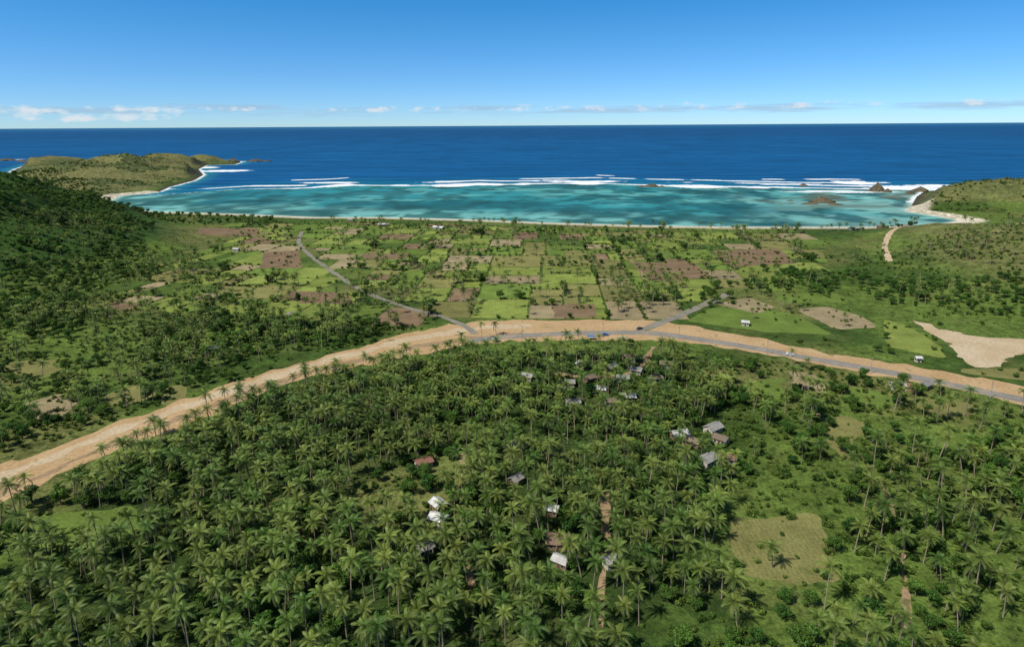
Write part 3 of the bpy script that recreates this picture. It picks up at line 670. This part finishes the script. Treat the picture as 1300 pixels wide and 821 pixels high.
def stall(u,v_,rz,mat):
    x,y=g(u,v_);e=empty('market_stall',x,y,rz);v=[];f=[]
    for a in (-1.8,1.8):
        for b in (-1.2,1.2): box(v,f,a-.06,a+.06,b-.06,b+.06,.06,2.3)
    mkobj('posts',v,f,M_post,parent=e)
    v=[(-2.2,-1.6,2.1),(2.2,-1.6,2.1),(2.2,0,2.75),(-2.2,0,2.75),(-2.2,1.6,2.1),(2.2,1.6,2.1)];mkobj('canopy',v,[(0,1,2,3),(3,2,5,4)],mat,parent=e)
    v=[];f=[];box(v,f,-1.6,1.6,-1.0,-.3,.75,.9);mkobj('table',v,f,M_post,parent=e)
stall(750,431,0,M_tarp);stall(628,434,.2,M_roof['g']);stall(790,433,-.1,M_roof['g'])
def pole(x,y,rz):
    e=empty('utility_pole',x,y,rz);v=[];f=[];lv=[];tube(v,f,lv,[(0,0,0),(0,0,4),(0,0,8.5)],[.16,.13,.1],8);mkobj('shaft',v,f,M_wall[2],parent=e)
    v=[];f=[];box(v,f,-1,1,.11,.21,7.7,7.85)
    for a in (-.85,0,.85): box(v,f,a-.05,a+.05,.11,.21,7.86,8.05)
    mkobj('crossarm',v,f,M_post,parent=e)
for i in range(10,len(P1),16): pole(P1[i][0]-N1[i][0]*7,P1[i][1]-N1[i][1]*7,math.atan2(T1[i][1],T1[i][0])+1.57)
# ---------------------------------------------------------------- sky and sun
EL=math.radians(52);AZ=math.radians(235)
S=Vector((math.sin(AZ)*math.cos(EL),math.cos(AZ)*math.cos(EL),math.sin(EL)))
W=bpy.data.worlds.new('World');scene.world=W;W.use_nodes=True;nt=W.node_tree;N=nt.nodes;L=nt.links;N.clear()
tc=N.new('ShaderNodeTexCoord').outputs['Generated'];sep=N.new('ShaderNodeSeparateXYZ');L.new(tc,sep.inputs[0])
zz=math_n(N,L,'ADD',math_n(N,L,'MULTIPLY',math_n(N,L,'MAXIMUM',sep.outputs[2],0.0),1.6),.03)
cb=N.new('ShaderNodeCombineXYZ');L.new(sep.outputs[0],cb.inputs[0]);L.new(sep.outputs[1],cb.inputs[1]);L.new(zz,cb.inputs[2])
nm=N.new('ShaderNodeVectorMath');nm.operation='NORMALIZE';L.new(cb.outputs[0],nm.inputs[0])
sk=N.new('ShaderNodeTexSky');sk.sky_type='NISHITA';sk.sun_disc=False;sk.sun_elevation=EL;sk.sun_rotation=AZ;sk.altitude=100;sk.air_density=1.0;sk.dust_density=.3;sk.ozone_density=1.5
L.new(nm.outputs[0],sk.inputs[0])
gr=mixc(N,L,ramp(N,L,sep.outputs[2],0,.17),(.92,1.28,1.75),(.34,1.25,1.85))
gr=mixc(N,L,ramp(N,L,sep.outputs[2],.22,.5),gr,(.68,.78,.82))
col=mixc(N,L,1.0,sk.outputs[0],gr,'MULTIPLY')
az=math_n(N,L,'ARCTAN2',sep.outputs[0],sep.outputs[1]);el=sep.outputs[2]
def cloudlayer(col,sa,se,lo_,hi_,e0,e1,e2,e3,seed,cc,amt,azlo=None):
    c=N.new('ShaderNodeCombineXYZ');L.new(math_n(N,L,'MULTIPLY',az,sa),c.inputs[0]);L.new(math_n(N,L,'MULTIPLY',el,se),c.inputs[1]);c.inputs[2].default_value=seed
    n=noise(N,L,c.outputs[0],1.0,7,.62);m_=math_n(N,L,'MULTIPLY',ramp(N,L,el,e0,e1),ramp(N,L,el,e3,e2))
    if azlo: m_=math_n(N,L,'MULTIPLY',m_,ramp(N,L,az,azlo[0],azlo[1]))
    fac=ramp(N,L,math_n(N,L,'ADD',n,math_n(N,L,'MULTIPLY',math_n(N,L,'SUBTRACT',m_,1.0),.4)),lo_,hi_,0,amt)
    return mixc(N,L,fac,col,cc)
col=cloudlayer(col,9,120,.42,.60,.008,.018,.026,.040,3.0,(4.2,6.0,8.0),.6)
col=cloudlayer(col,34,80,.52,.64,.012,.022,.026,.044,9.3,(8.4,9.2,10),.85)
col=cloudlayer(col,24,60,.45,.60,.002,.010,.022,.044,5.1,(8.6,9.4,10),.9,(-.34,-.5))
bg=N.new('ShaderNodeBackground');bg.inputs[1].default_value=.085;L.new(col,bg.inputs[0]);ow=N.new('ShaderNodeOutputWorld');L.new(bg.outputs[0],ow.inputs[0])
ld=bpy.data.lights.new('sun','SUN');ld.energy=5.0;ld.angle=math.radians(.5);ld.color=(1,.94,.83);lo_=bpy.data.objects.new('sun',ld);scene.collection.objects.link(lo_);lo_.rotation_euler=(-S).to_track_quat('-Z','Y').to_euler();lo_.location=(0,0,300)
# ---------------------------------------------------------------- camera
cd=bpy.data.cameras.new('camera');cam=bpy.data.objects.new('camera',cd);scene.collection.objects.link(cam)
cd.sensor_width=36;cd.lens=F/1300*36;cd.shift_y=-(410.5-365)/1300;cd.clip_start=1;cd.clip_end=400000
Mx=Matrix(((R[0],U[0],-fw[0],0),(R[1],U[1],-fw[1],0),(R[2],U[2],-fw[2],CH),(0,0,0,1)));cam.matrix_world=Mx
scene.camera=cam
scene.view_settings.view_transform='Standard';scene.view_settings.look='None';scene.view_settings.exposure=0
print('COUNTS',len(pl),len(tr),len(bu),len(hs))
